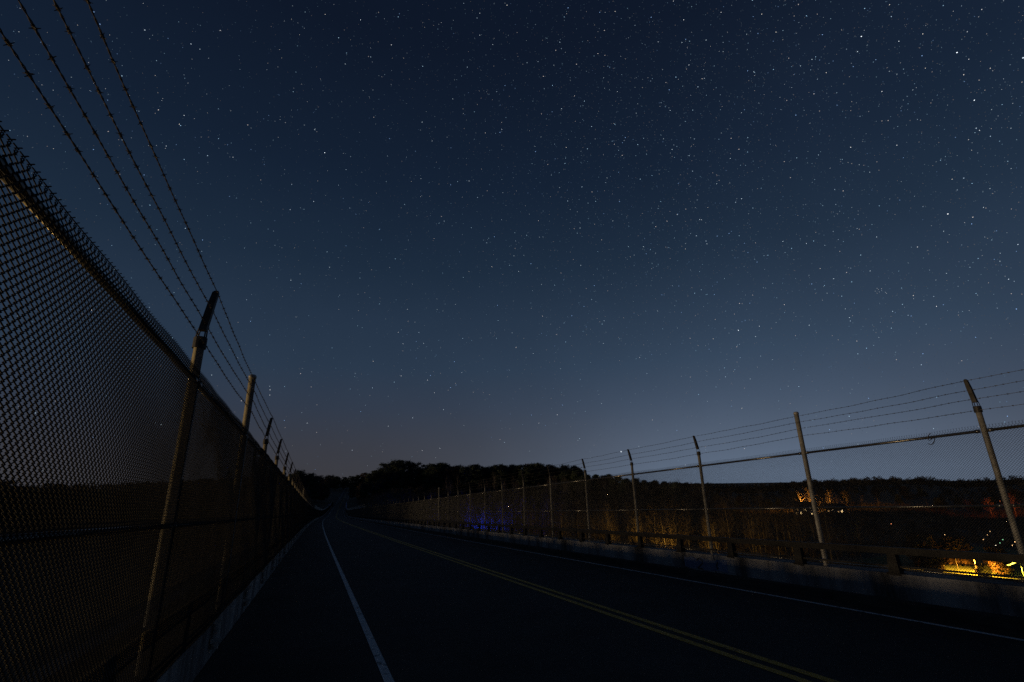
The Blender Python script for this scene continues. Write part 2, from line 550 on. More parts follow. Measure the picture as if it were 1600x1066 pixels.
for s in ("left", "right"):
    sg = side_sign(s)
    X = XL if s == "left" else XR
    y0 = Y0L if s == "left" else Y0R
    fence = tag(link("chain_link_fence", None),
                "tall chain link fence with barbed wire rising close on the left of the road" if s == "left" else
                "long chain link fence with barbed wire along the right side of the bridge", "fence")
    armm = arm_mesh(sg)
    FP = {t: far_post_mesh(t, sg).mesh("post", M["galv"]) for t in (False, True)}
    N = int((YEND - y0) / SP)
    attach = []
    for k in range(N + 1):
        y = y0 + k * SP
        term = (k - 4) % 11 == 0
        px, py, pz = on(X, y)
        near = k < 40
        po = link("post", (PM if near else FP)[term], fence, (px, py, pz), (0, 0, rng.uniform(0, 6)) if near else (0, 0, 0))
        if near:
            po.rotation_euler = (rng.uniform(-.006, .006), rng.uniform(-.006, .006), rng.uniform(-.3, .3) if term else 0)
            if not term:
                link("extension_arm", armm, po)
            if k < 14:
                link("strap", bracket_mesh, po)
        if term:
            attach.append([(px + sg * .058, py, pz + h) for h in (2.92, 3.07, 3.20, 3.325)])
        else:
            attach.append([(px + sg * .050, py, pz + 2.885)] +
                          [(px + sg * (.024 + (.055 if sg > 0 else .095) * f), py, pz + HP + .075 + .352 * f) for f in (.14, .52, .93)])
        if k < N:
            ym = y + SP / 2
            rx = math.atan(slope(ym)) - math.atan(G0)
            rz = -math.atan(dlat(ym))
            sub_near = (k < 6) if s == "left" else (k < 5)
            pn = link("mesh_panel", (PANEL_NEAR if sub_near else PANEL)[s], fence, (px + sg * .046, py, pz), (rx, 0, rz))
            pn["kind"] = "stuff"
            for me, nm in RAILS:
                if k < 60 or nm != "bottom_rail":
                    link(nm, me, fence, (px + sg * .024, py, pz), (rx, 0, rz))
    # barbed wires
    for wi in range(4):
        mb = MB()
        W = [Vector(a[wi]) for a in attach]
        path = []
        for k in range(len(W) - 1):
            near = k < 14
            m = (145 if k < 10 else 40) if near else (8 if k < 45 else 2)
            sag = rng.uniform(.006, .022)
            kink = [rng.uniform(-.004, .004) for _ in range(8)]
            seg = []
            for j in range(m + 1):
                f = j / m
                p = W[k].lerp(W[k + 1], f)
                p.z -= sag * 4 * f * (1 - f)
                if near:
                    p.z += sum(kk * math.sin((q + 1) * math.pi * f) for q, kk in enumerate(kink)) * .6
                seg.append(p)
            if k < 10:
                dist = [f * SP / m for f in range(m + 1)]
                for ph in (0, math.pi):
                    mb.tube([(p.x + .0022 * math.cos(ph + d_ * 75), p.y, p.z + .0022 * math.sin(ph + d_ * 75)) for p, d_ in zip(seg, dist)], .0022, 4, cap=False)
            else:
                mb.tube(seg, .0042, 4, cap=False)
            if k < 16:
                nb = 25
                for b in range(nb):
                    f = min(max((b + .5 + rng.uniform(-.18, .18)) / nb, .01), .99)
                    j = f * m
                    j0 = int(j)
                    p = seg[j0].lerp(seg[min(j0 + 1, m)], j - j0)
                    if k < 10:
                        mb.tube([p + Vector((0, -.009, 0)), p + Vector((0, .009, 0))], .0058, 5)
                    a0 = rng.uniform(0, math.pi)
                    for q in range(2):
                        a = a0 + q * 1.35 + rng.uniform(-.2, .2)
                        d = Vector((math.cos(a), rng.uniform(-.35, .35), math.sin(a))) * .0145
                        oy = Vector((0, (q - .5) * .008, 0))
                        mb.tube([p + oy - d, p + oy, p + oy + d], [.0012, .0026, .0012], 4, cap=False)
        link("barbed_wire", mb.mesh("barbed_wire", M["barb"]), fence)

# a scrap of wire caught under the top rail
ws = MB()
cx_, cy_, cz_ = on(XR - .065, 4.46, 2.515)
pts = []
for i in range(26):
    t = i / 25
    pts.append((cx_ - .02 * math.sin(9 * t), cy_ + .045 * math.sin(7.2 * t) + .03 * t, cz_ + .09 - .12 * t + .035 * math.cos(11 * t)))
ws.tube(pts, .006, 5)
tag(link("wire_scrap", ws.mesh("wire_scrap", M["barb"])), "small twist of scrap wire caught in the mesh below the right fence's top rail", "wire")

# ------------------------------------------------------------------ terrain
def sm(t):
    t = np.clip(t, 0, 1)
    return t * t * (3 - 2 * t)
_lc = np.array([latc(y) for y in _py])
def terrain(x, y):
    x = np.asarray(x, float); y = np.asarray(y, float)
    z = -25 + 1.0 * np.sin(x / 47 + 1) * np.cos(y / 39) + .8 * np.sin(x / 131 - y / 90)
    rs = np.hypot(x, y)
    z = z - .021 * np.maximum(0, rs - 800) + 9 * np.sin(x / 420 + .6) * np.cos(y / 510 + .4) * sm((rs - 500) / 900)
    z = z + 4 * np.exp(-(((x - 700) / 230) ** 2 + ((y - 420) / 160) ** 2)) + 3 * np.exp(-(((x - 900) / 200) ** 2 + ((y - 330) / 120) ** 2))
    az = np.degrees(np.arctan2(x, y))
    far = sm((rs - 280) / 220)
    z = z - far * (2.0 * sm((az - 40) / 6) + 8 * np.exp(-((az - 48) / 4.0) ** 2) + 6 * np.exp(-((az - 65) / 2.4) ** 2))
    cx = np.interp(y, _py, _lc) + 4.2
    pz = np.interp(y, _py, _pz)
    d = x - cx
    hill = np.where(d > 0, pz + 7.0 * sm((d - 8) / 35) - .045 * np.maximum(0, d - 40) - .05 * np.maximum(0, d - 190), pz + 4.0 * sm((-d - 8) / 35) - .02 * np.maximum(0, -d - 60))
    hill = np.maximum(hill + 1.2 * np.sin(x / 23) * np.cos(y / 31) * sm((np.abs(d) - 12) / 20), z)
    u = sm((y - 215) / (415 - 215)) * (1 - sm((y - 900) / 700))
    z = z * (1 - u) + hill * u
    left = sm((-x - 25) / 190) * (1 - sm((rs - 700) / 900)) * (1 - u) * sm((y - 10) / 90)
    z = z + 24 * left
    nr = (1 - sm((np.abs(d) - 6.2) / 10)) * sm((y - 385) / 14)
    z = z * (1 - nr) + (pz - .35) * nr
    return z
def tz(x, y): return float(terrain(x, y))

def axis_pts():
    a = np.concatenate([np.arange(0, 120, 6), np.arange(120, 520, 11), np.arange(520, 1200, 40), np.geomspace(1200, 12000, 16)])
    return a
pa = axis_pts()
gx = np.concatenate([-pa[::-1][:-1], pa])
gy = np.concatenate([-np.array([9000, 4000, 2000, 1000, 500, 300, 200, 120, 80, 50, 25]), pa])
GX, GY = np.meshgrid(gx, gy)
V = np.stack([GX.ravel(), GY.ravel(), terrain(GX, GY).ravel()], 1)
nx, ny = len(gx), len(gy)
ii = (np.arange(ny - 1)[:, None] * nx + np.arange(nx - 1)[None]).ravel()
F = np.stack([ii, ii + 1, ii + nx + 1, ii + nx], 1)
tag(link("ground", np_mesh("ground", V, F, M["soil"], True)), kind="structure")

# a mown lawn below the yellow lamp, draped over the ground
lx = np.arange(108, 202, 3.0); ly = np.arange(36, 100, 3.0)
LX, LY = np.meshgrid(lx, ly)
V = np.stack([LX.ravel(), LY.ravel(), terrain(LX, LY).ravel() + .12], 1)
ii = (np.arange(len(ly) - 1)[:, None] * len(lx) + np.arange(len(lx) - 1)[None]).ravel()
F = np.stack([ii, ii + 1, ii + len(lx) + 1, ii + len(lx)], 1)
tag(link("lawn", np_mesh("lawn", V, F, M["lawn"], True)), kind="structure")

# ------------------------------------------------------------------ trees
def rvec(r):
    return Vector((r.uniform(-1, 1), r.uniform(-1, 1), r.uniform(-1, 1)))

def bare_tree(seed, H=20.0, spread=1.0, first=.3, prim=17):
    r = random.Random(seed)
    trunk, crown = MB(), MB()
    pts = []; rad = []
    p = Vector((0, 0, -.6)); lean = Vector((r.uniform(-.05, .05), r.uniform(-.05, .05), 1))
    n = 11
    for i in range(n + 1):
        f = i / n
        pts.append(p.copy()); rad.append(max(.012, H * (.0135 * (1 - f) ** .8 + .0005)) * (1.35 if i == 0 else 1))
        p = p + Vector((lean.x + r.uniform(-.05, .05), lean.y + r.uniform(-.05, .05), 1)) * (H * .97 / n)
    trunk.tube(pts, rad, 8)
    def at(f):
        j = min(f * n, n - .001); a = int(j)
        return pts[a].lerp(pts[a + 1], j - a), rad[a] * (1 - (j - a)) + rad[a + 1] * (j - a)
    def grow(p, d, L, rr, lvl):
        ns = (5, 4, 3, 2)[lvl]
        sides = (5, 4, 3, 3)[lvl]
        q = p.copy(); P = [q.copy()]; RR = [rr]
        for i in range(ns):
            d = (d + rvec(r) * .16 + Vector((0, 0, .10 if lvl < 2 else .03))).normalized()
            q = q + d * (L / ns)
            P.append(q.copy()); RR.append(rr * (1 - .8 * (i + 1) / ns))
        crown.tube(P, RR, sides, cap=False)
        if lvl == 3:
            return
        m = (6, 5, 4)[lvl]
        for i in range(m):
            f = .25 + .75 * (i + r.random()) / m
            j = min(int(f * ns), ns - 1)
            b = P[j].lerp(P[j + 1], f * ns - j)
            dd = (P[j + 1] - P[j]).normalized()
            side = rvec(r); side = (side - dd * side.dot(dd)).normalized()
            nd = (dd * .75 + side * r.uniform(.5, .95) + Vector((0, 0, .12))).normalized()
            grow(b, nd, L * r.uniform(.34, .52), max(rr * .42, .007), lvl + 1)
    for i in range(prim):
        f = first + (1 - first) * .97 * (i + r.random() * .8) / prim
        b, br = at(f)
        a = i * 2.4 + r.uniform(-.5, .5)
        up = .55 + .9 * f + r.uniform(-.15, .25)
        d = Vector((math.cos(a), math.sin(a), up)).normalized()
        grow(b, d, H * spread * (.34 - .22 * f) * r.uniform(.8, 1.2), br * .5, 0)
    return trunk.mesh("trunk", M["bark"], True), crown.mesh("crown", M["twig"])

def leafy_tree(seed, H=20.0, shape="round", mat="needle", leaf=1.0):
    r = np.random.default_rng(seed)
    rr = random.Random(seed)
    trunk = MB()
    trunk.tube([(0, 0, -.6), (.1, .05, H * .3), (.0, .15, H * .6), (.1, 0, H * .9)], [H * .018, H * .013, H * .009, H * .003], 7)
    cl = []
    for i in range(130):
        f = rr.random()
        if shape == "pine":
            z = H * (.35 + .63 * f); R_ = H * .17 * (1 - f) ** .7 + .5
        else:
            z = H * (.14 + .80 * f); R_ = H * .29 * math.sqrt(max(.02, 1 - ((f - .42) / .62) ** 2))
        a = rr.uniform(0, 6.283); q = R_ * math.sqrt(rr.uniform(.1, 1))
        cl.append((q * math.cos(a), q * math.sin(a), z, H * rr.uniform(.05, .10)))
        trunk.tube([(0, 0, max(1, z - q * .7)), (q * math.cos(a) * .9, q * math.sin(a) * .9, z)], [H * .004, .01], 3, cap=False)
    C = np.array(cl)
    per = 80
    idx = np.repeat(np.arange(len(C)), per)
    d = r.normal(size=(len(idx), 3)); d /= np.linalg.norm(d, axis=1)[:, None]
    pos = C[idx, :3] + d * (C[idx, 3] * r.uniform(.25, 1.15, len(idx)))[:, None] * np.array([1.25, 1.25, .8])
    s = leaf * H * .014 * r.uniform(.6, 1.5, len(idx))
    e1 = r.normal(size=d.shape); e1 /= np.linalg.norm(e1, axis=1)[:, None]
    e2 = np.cross(d, e1); e2 /= np.linalg.norm(e2, axis=1)[:, None] + 1e-9
    e1 = e1 * s[:, None]; e2 = e2 * (s * .7)[:, None]
    V = np.stack([pos - e1, pos - e2 * .9, pos + e1, pos + e2], 1).reshape(-1, 3)
    F = np.arange(len(V)).reshape(-1, 4)
    return trunk.mesh("trunk", M["bark"], True), np_mesh("crown", V, F, M[mat])

BARE = [bare_tree(100 + i, 20.0, .9 + .12 * (i % 3), .22 + .06 * (i % 4), 15 + 2 * (i % 3)) for i in range(6)]
ROUND = [leafy_tree(300 + i, 20.0, "round", "oakleaf" if i == 2 else "needle") for i in range(4)]
ROUND.append(leafy_tree(310, 20.0, "round", "oakleaf", 2.4))
PINE = [leafy_tree(400 + i, 20.0, "pine") for i in range(3)]

def plant(kind, variant, x, y, h, label, group, sink=0.2, name=None, wide=1.0):
    tr, cr = {"bare": BARE, "round": ROUND, "pine": PINE}[kind][variant]
    k = h / 20.0
    t = link(name or {"bare": "bare_tree", "round": "broad_tree", "pine": "pine_tree"}[kind], None, None, (x, y, tz(x, y) - sink), (0, 0, rng.uniform(0, 6.283)), (k * wide, k * wide, k))
    link("trunk", tr, t)
    link("crown", cr, t)
    return tag(t, label, "tree", group)

LB = {
 "gold": ("bare tree in the golden lamp-lit wood below the right fence", "bare trees in the lamp-lit wood"),
 "blue": ("bare tree in the dark wood beyond the far right fence, near the blue glow", "bare trees near the blue glow"),
 "hill": ("bare tree on the brown hillside right of the bridge's far end", "bare trees on the far hillside"),
 "town": ("bare tree standing in the dark valley around the lit houses", "bare trees in the valley"),
 "lft": ("bare tree on the dark ridge seen through the left fence", "bare trees on the left ridge"),
}
def scatter(n, fx, key, hmin, hmax, mind=4.0, kinds=("bare",), tries=30):
    pts = []
    for _ in range(n * tries):
        if len(pts) >= n: break
        x, y = fx()
        if any((x - a) ** 2 + (y - b) ** 2 < mind * mind for a, b in pts): continue
        pts.append((x, y))
    for x, y in pts:
        plant("bare", rng.randrange(6), x, y, rng.uniform(hmin, hmax), *LB[key])
# polar placement seen from the bridge: azimuth (deg, right of the road) and distance
def polar(a0, a1, d0, d1):
    def f():
        a = R(rng.uniform(a0, a1)); d = math.sqrt(rng.uniform(d0 * d0, d1 * d1))
        return d * math.sin(a), d * math.cos(a)
    return f
scatter(110, polar(26, 57, 148, 235), "gold", 13, 19, 5.0)
scatter(40, polar(12, 27, 150, 240), "blue", 15, 21, 5.0)
for x, y, h in ((60, 162, 17), (54, 164, 16), (64, 158, 18), (50, 160, 15), (68, 168, 19), (58, 172, 18), (49, 170, 16), (73, 164, 17), (63, 152, 14), (55, 180, 19), (66, 178, 18)):
    plant("bare", rng.randrange(6), x, y, h, *LB["blue"])
scatter(95, polar(12, 46, 215, 420), "hill", 13, 20, 6.0)
scatter(38, polar(47, 70, 230, 470), "town", 6, 10, 8.0)
scatter(22, polar(-30, -3, 150, 320), "lft", 14, 18, 8.0)

# the clumps on the skyline at the bridge's far end
GRP = "dense trees where the road climbs from the bridge"
sky_spots = [  # x, y, height, kind, variant, width
 (-7, 418, 22.5, 0, 1.15), (-16, 425, 24, 1, 1.15), (-1, 428, 21, 2, 1.0), (-26, 415, 22, 3, 1.1), (4, 436, 16, 0, 1.0), (-36, 430, 18, 1, 1.0),
 (37, 432, 14, 1, .9), (44, 430, 22, 0, 1.15), (53, 436, 26, 3, 1.25), (62, 428, 27.5, 1, 1.25), (71, 436, 27.5, 0, 1.25), (80, 430, 26, 3, 1.2), (88, 426, 24.5, 0, 1.1),
 (91, 434, 20, 1, 1.0), (102, 430, 20, 2, 1.0), (114, 436, 21, 0, 1.0), (138, 428, 21, 1, 1.05), (150, 420, 20.5, 3, 1.1), (163, 424, 21, 0, 1.1),
 (178, 414, 20, 2, .9), (205, 404, 19, 1, .9), (34, 446, 12, 2, .8), (48, 452, 20, 2, 1.0), (30, 470, 13, 3, .9), (6, 470, 17, 2, .9),
 (38, 640, 17, 0, 1.1), (46, 650, 18, 1, 1.1), (30, 645, 16, 3, 1.1), (54, 640, 19, 2, 1.1), (20, 630, 17, 1, 1.1),
]
for i, (x, y, h, v, w) in enumerate(sky_spots):
    side = "left" if x < latc(y) + 4 else "right"
    plant("round", v, x, y, h, "dense dark tree on the %s side where the road climbs away" % side, GRP + " (%s)" % side, wide=w)
for i in range(30):
    f = i / 29
    a = R(12.5 + 17.5 * f + rng.uniform(-.3, .3)); d = rng.uniform(418, 455)
    plant("round", (0, 1, 3, 0, 2)[i % 5], d * math.sin(a), d * math.cos(a), rng.uniform(23.0, 27.0) + 1.0 * f, "dense dark tree on the wooded hill crest above the far right fence", "dense trees on the hill crest", wide=1.15)
for x, y, h, w in ((122, 424, 26, 1.25), (129, 430, 22, 1.0), (100, 426, 19, 1.0), (190, 410, 22, 1.1), (184, 404, 20, 1.0), (198, 408, 22, 1.0),
                   (214, 398, 21, 1.1), (228, 392, 20, .9), (40, 440, 18, 1.1), (33, 438, 15, 1.0), (86, 440, 22, 1.0), (170, 420, 21, 1.0)):
    plant("bare", rng.randrange(6), x, y, h, "bare round-crowned tree on the skyline above the far right fence", "bare trees on the skyline", wide=w)
for i in range(20):
    f = i / 19
    a = R(28.5 + 12 * f + rng.uniform(-.4, .4)); d = rng.uniform(395, 425)
    plant("pine" if i % 3 else "round", i % 3, d * math.sin(a), d * math.cos(a), rng.uniform(20.5, 24) - 5.5 * f,
          "dark evergreen in the row sloping down the right-hand hill's skyline", "evergreens on the sloping skyline", wide=1.25)
for i in range(46):
    a = R(-34 + 30 * (i + rng.random() * .6) / 46); d = rng.uniform(235, 330)
    plant("round", i % 4, d * math.sin(a), d * math.cos(a), rng.uniform(15, 17.5), "dense dark tree on the ridge seen through the left fence", "dense trees on the left ridge", wide=1.35)
for i in range(26):
    a = R(41 + 30 * (i + rng.random()) / 26); d = rng.uniform(430, 620)
    plant("round" if i % 2 else "pine", i % 3, d * math.sin(a), d * math.cos(a), rng.uniform(7, 10.5), "dark tree on the low hills beyond the lit valley", "dark trees beyond the valley", wide=1.3)

# woodland that reads as one dark mass
def woodland(n, seed):
    r = np.random.default_rng(seed)
    a = np.radians(r.uniform(-75, 115, n * 3)); d = 330 + 1500 * r.random(n * 3) ** 1.4
    x, y = d * np.sin(a), d * np.cos(a)
    cx = np.interp(y, _py, _lc) + 4.2
    deg = np.degrees(a)
    keep = (np.abs(x - cx) > 16) & ~((d < 520) & (deg > 44) & (deg < 72)) & ~((d < 620) & (deg > -5) & (deg < 9))
    x, y, d = x[keep][:n], y[keep][:n], d[keep][:n]
    z = terrain(x, y)
    h = np.where((d < 760) & (x > 60), r.uniform(5.5, 8.5, len(x)), r.uniform(9, 13, len(x)))
    per = 100
    idx = np.repeat(np.arange(len(x)), per)
    dv = r.normal(size=(len(idx), 3)); dv /= np.linalg.norm(dv, axis=1)[:, None]
    rad = r.uniform(.55, 1.05, len(idx))
    pos = np.stack([x[idx], y[idx], z[idx] + h[idx] * .55], 1) + dv * rad[:, None] * np.stack([h[idx] * .36, h[idx] * .36, h[idx] * .46], 1)
    s = h[idx] * r.uniform(.045, .10, len(idx))
    e1 = r.normal(size=dv.shape); e1 /= np.linalg.norm(e1, axis=1)[:, None]
    e2 = np.cross(dv, e1); e2 /= np.linalg.norm(e2, axis=1)[:, None] + 1e-9
    V = np.stack([pos - e1 * s[:, None], pos + e1 * s[:, None], pos + e2 * s[:, None] * 1.4], 1).reshape(-1, 3)
    return np_mesh("woodland", V, np.arange(len(V)).reshape(-1, 3), M["far"])
tag(link("woodland", woodland(9500, 5)), "far-off dark woodland covering the low hills to the horizon", "woodland", kind="stuff")
def brush(n, seed):
    """knee to head high brush under the near wood"""
    r = np.random.default_rng(seed)
    a = np.radians(r.uniform(4, 70, n)); d = np.sqrt(r.uniform(70.0 ** 2, 470.0 ** 2, n))
    x, y = d * np.sin(a), d * np.cos(a)
    cx = np.interp(y, _py, _lc) + 4.2
    ok = (np.abs(x - cx) > 13) & ~((x > 106) & (x < 204) & (y > 34) & (y < 102))
    x, y = x[ok], y[ok]
    z = terrain(x, y)
    per = 22
    idx = np.repeat(np.arange(len(x)), per)
    h = r.uniform(1.0, 4.8, len(x)) * (r.random(len(x)) ** .6 + .25)
    b = np.stack([x[idx], y[idx], z[idx] - .1], 1) + np.concatenate([r.normal(0, .5, (len(idx), 2)), np.zeros((len(idx), 1))], 1)
    dv = np.concatenate([r.normal(0, .3, (len(idx), 2)), np.ones((len(idx), 1))], 1) * (h[idx] * r.uniform(.5, 1, len(idx)))[:, None]
    w = r.normal(0, 1, (len(idx), 3)); w[:, 2] = 0; w /= np.linalg.norm(w, axis=1)[:, None]
    w *= (.03 + .05 * r.random(len(idx)))[:, None]
    V = np.stack([b - w, b + w, b + dv], 1).reshape(-1, 3)
    return np_mesh("undergrowth", V, np.arange(len(V)).reshape(-1, 3), M["twig"])
tag(link("undergrowth", brush(16000, 9)), "brushy undergrowth on the valley floor below the right fence", "undergrowth", kind="stuff")

# ------------------------------------------------------------------ lamps and houses in the valley
def street_lamp(hx, hy, head_z, col, power, label, arm_az, arm=1.8, lens=5.0, head_len=.8, tilt=.12, name="street_lamp", hw=1.0, aim=None):
    x, y = hx - math.sin(R(arm_az)) * arm, hy - math.cos(R(arm_az)) * arm
    g = tz(x, y)
    head_h = max(3.0, head_z - g)
    root = tag(link(name, None, None, (x, y, g)), label, "lamp")
    dx, dy = math.sin(R(arm_az)), math.cos(R(arm_az))
    H = head_h
    mb = MB(); mb.tube([(0, 0, -.3), (0, 0, H * .5), (0, 0, H * .93)], [.13, .10, .075], 10); mb.tube([(0, 0, -.3), (0, 0, .5)], .19, 10)
    link("pole", mb.mesh("pole", M["pole"], True), root)
    mb = MB(); mb.tube([(0, 0, H * .9), (dx * arm * .5, dy * arm * .5, H * .985), (dx * arm, dy * arm, H)], [.05, .045, .04], 8)
    link("arm", mb.mesh("arm", M["pole"], True), root)
    # cobra head: a tapering shell with a lens below
    hd, ln = MB(), MB()
    px_, py_ = -dy, dx
    def P(a, b, c): return (dx * (arm + a) + px_ * b, dy * (arm + a) + py_ * b, H + c + a * tilt)
    sec = [(-.1, .06, .04, .05), (.15, .12, .05, .09), (head_len * .7, .17, .04, .10), (head_len, .08, .02, .05)]
    vs = []
    for a, w, lo, hi in sec:
        w *= hw
        vs += [P(a, -w, -lo), P(a, w, -lo), P(a, w * .6, hi), P(a, -w * .6, hi)]
    fs = [(i * 4 + k, i * 4 + (k + 1) % 4, i * 4 + 4 + (k + 1) % 4, i * 4 + 4 + k) for i in range(3) for k in range(4)] + [(3, 2, 1, 0), (12, 13, 14, 15)]
    hd.add(vs, fs)
    link("head", hd.mesh("head", M["pole"]), root)
    vs = []
    for a, w, c in ((.12, .09, -.052), (.3, .15, -.12), (head_len * .75, .13, -.12), (head_len * .9, .07, -.055)):
        w *= hw; c *= hw
        vs += [P(a, -w, c), P(a, w, c), P(a, w * .8, .05), P(a, -w * .8, .05)]
    ln.add(vs, [(i * 4 + k, i * 4 + (k + 1) % 4, i * 4 + 4 + (k + 1) % 4, i * 4 + 4 + k) for i in range(3) for k in range(4)] + [(3, 2, 1, 0), (12, 13, 14, 15)])
    link("lens", ln.mesh("lens", emissive("lamp_lens", col, lens, lamp=True)), root)
    ld = bpy.data.lights.new("lamp_light", "SPOT")
    ld.energy = power; ld.color = col; ld.shadow_soft_size = .15
    lo_ = link("lamp_light", ld, root, P(head_len * .5, 0, -.30))
    if aim is None:                      # a cut-off head shining down
        ld.spot_size = R(168); ld.spot_blend = .35
    else:                                # a floodlight turned towards the trees
        ld.spot_size = R(aim[2]); ld.spot_blend = .6
        v = Vector((-math.sin(R(aim[0])) * math.cos(R(aim[1])), -math.cos(R(aim[0])) * math.cos(R(aim[1])), -math.sin(R(aim[1]))))
        lo_.rotation_euler = v.to_track_quat("Z", "Y").to_euler()
    return root

street_lamp(147, 63, -19.4, (1.0, .80, .06), 16000, "tall lamp with a bright white head over the yellow-lit grass", -23, arm=.5, lens=10, head_len=1.9, tilt=-.5, hw=2.0)
street_lamp(153, 73.5, -20.4, (1.0, .40, .03), 40000, "orange street lamp among small trees left of the yellow lamp", 240, lens=6)
street_lamp(86, 108, -20.0, (1.0, .55, .08), 24000, "golden floodlight low in the wood below the right fence", 220, aim=(38, 8, 150))
street_lamp(51, 151, -21.0, (.01, .05, 1.0), 110000, "blue lamp low in the wood beyond the right fence", 20, aim=(18, 15, 85))
street_lamp(292, 219, -19.0, (1.0, .42, .06), 90000, "sodium lamp behind the lit houses in the valley", 60, lens=5, aim=(58, 12, 150))
street_lamp(-19, 8.5, -12.0, (1.0, .60, .17), 4200, "golden high-mast lamp below the left side of the bridge", 80, aim=(90, 25, 160))
street_lamp(352, 150, -18.0, (1.0, .18, .03), 9000, "dim red-orange lamp on the hillside beyond the yellow lamp", 60, aim=(60, 12, 150))

def lamp_globe(x, y, z, col, strength, label, group=None, r=.10):
    g = tz(x, y)
    root = tag(link("garden_lamp", None, None, (x, y, g)), label, "lamp", group)
    h = max(1.2, z - g)
    mb = MB(); mb.tube([(0, 0, -.2), (0, 0, h)], [.06, .045], 7); mb.tube([(0, 0, h - .05), (0, 0, h + .03)], [.05, r * .8], 8)
    link("pole", mb.mesh("pole", M["pole"]), root)
    mb = MB()
    n = 10
    ring = [(.01, -r), (r * .7, -r * .7), (r, 0), (r * .7, r * .7), (.01, r)]
    mb.add([(q * math.cos(2 * math.pi * k / n), q * math.sin(2 * math.pi * k / n), h + r + zz) for q, zz in ring for k in range(n)],
           [(i * n + k, i * n + (k + 1) % n, (i + 1) * n + (k + 1) % n, (i + 1) * n + k) for i in range(4) for k in range(n)])
    link("globe", mb.mesh("globe", emissive("globe_glass", col, strength)), root)
LGT = "tiny lamp twinkling in the dark valley behind the right fence"
for x, y, c, st in ((199, 102, 0, 5), (190, 96, 0, 6), (177, 91, 0, 6), (209, 95, 0, 4), (220, 99, 0, 3), (195, 90, 0, 3), (183, 82, 1, 6), (190, 84, 2, 3),
                    (199, 87, 2, 2.5), (187, 80, 0, 7), (196, 83, 0, 8), (154, 81, 1, 5), (156, 79, 1, 5), (158, 86, 1, 4), (165, 81, 0, 5), (221, 131, 3, 6), (534, 370, 1, 9)):
    lamp_globe(x, y, -21.0, ((1, .55, .22), (1, .85, .6), (.35, .9, .45), (1, .3, .12))[c], st * .7,
               {2: "tiny green lamp twinkling in the dark valley near the yellow lamp", 3: "lone small red-orange lamp in the dark valley centre"}.get(c, LGT), "tiny lamps in the valley")

for x, y, z, st in ((272, 205, -22.0, 5), (276, 203, -21.2, 7), (270, 208, -23.0, 3), (281, 203, -22.6, 3), (286, 200, -22.2, 4), (293, 199, -22.8, 3), (289, 203, -23.2, 2)):
    lamp_globe(x, y, z, (1, .68, .34), st, "small warm garden lamp in front of the lit valley houses", "garden lamps by the houses", r=.17)
WIN = emissive("lit_window_glass", (1.0, .66, .28), 2.6, (.6, .5, .4))
WIND = emissive("dim_window_glass", (1.0, .55, .2), .9, (.3, .25, .2))
def house(x, y, rz, w, d, h, label, lit):
    root = tag(link("house", None, None, (x, y, tz(x, y)), (0, 0, R(rz))), label, "house")
    mb = MB(); mb.box(-w / 2, w / 2, -d / 2, d / 2, -.6, h)
    mb.add([(-w / 2, -d / 2, h), (-w / 2, d / 2, h), (-w / 2, 0, h + d * .36), (w / 2, -d / 2, h), (w / 2, d / 2, h), (w / 2, 0, h + d * .36)], [(0, 2, 1), (3, 4, 5)])
    link("wall", mb.mesh("wall", M["siding"]), root)
    mb = MB()
    e = .45
    for sy in (-1, 1):
        y1, z1 = sy * (d / 2 + e), h - e * .72
        z2 = h + d * .36 + .02
        mb.add([(-w / 2 - e, y1, z1), (w / 2 + e, y1, z1), (w / 2 + e, 0, z2), (-w / 2 - e, 0, z2),
                (-w / 2 - e, y1, z1 + .16), (w / 2 + e, y1, z1 + .16), (w / 2 + e, 0, z2 + .16), (-w / 2 - e, 0, z2 + .16)],
               [(0, 1, 2, 3), (4, 5, 6, 7), (0, 1, 5, 4), (1, 2, 6, 5), (3, 0, 4, 7)])
    rf = link("roof", mb.mesh("roof", M["shingle"]), root)
    mb = MB(); mb.box(w * .22, w * .22 + .7, .3, 1.0, h + .3, h + d * .36 + 1.0)
    link("chimney", mb.mesh("chimney", M["concrete"]), rf)
    for i, (u, v, ww, hh, on_) in enumerate(lit):
        mb = MB(); mb.box(u - ww / 2 - .08, u + ww / 2 + .08, -d / 2 - .05, -d / 2 + .02, v - .08, v + hh + .08)
        f = link("window" if hh < 1.9 else "door", mb.mesh("window_frame", M["siding"]), root)
        mb = MB(); mb.box(u - ww / 2, u + ww / 2, -d / 2 - .07, -d / 2 - .045, v, v + hh)
        link("pane", mb.mesh("pane", (M["shingle"], WIND, WIN)[on_]), f)
    return root
house(280, 213, -53, 13, 9, 4.6, "two-storey house with bright windows in the valley, left of the terminal post", [(-4.8, .9, .9, 1.1, 1), (-2.4, 1.0, .8, 1.0, 2), (.6, 0.0, 1.0, 2.1, 0), (3.2, .9, .7, .9, 2), (-4.2, 3.0, .8, 1.0, 1), (0, 3.0, .9, 1.0, 2), (4.2, 3.0, .8, 1.0, 0)])
house(300, 208, -55, 10, 8, 2.8, "low house with two bright windows right of the terminal post", [(-3.6, .9, .9, 1.1, 1), (1.4, .9, .7, .8, 1), (3.2, .9, .9, .9, 2)])
for x, y, h in ((268, 204, 8), (273, 197, 10), (285, 198, 9), (291, 195, 8.5), (262, 206, 9), (297, 190, 10)):
    plant("bare", rng.randrange(6), x, y, h, "bare tree standing in front of the lit valley houses", "bare trees in front of the houses", wide=1.2)
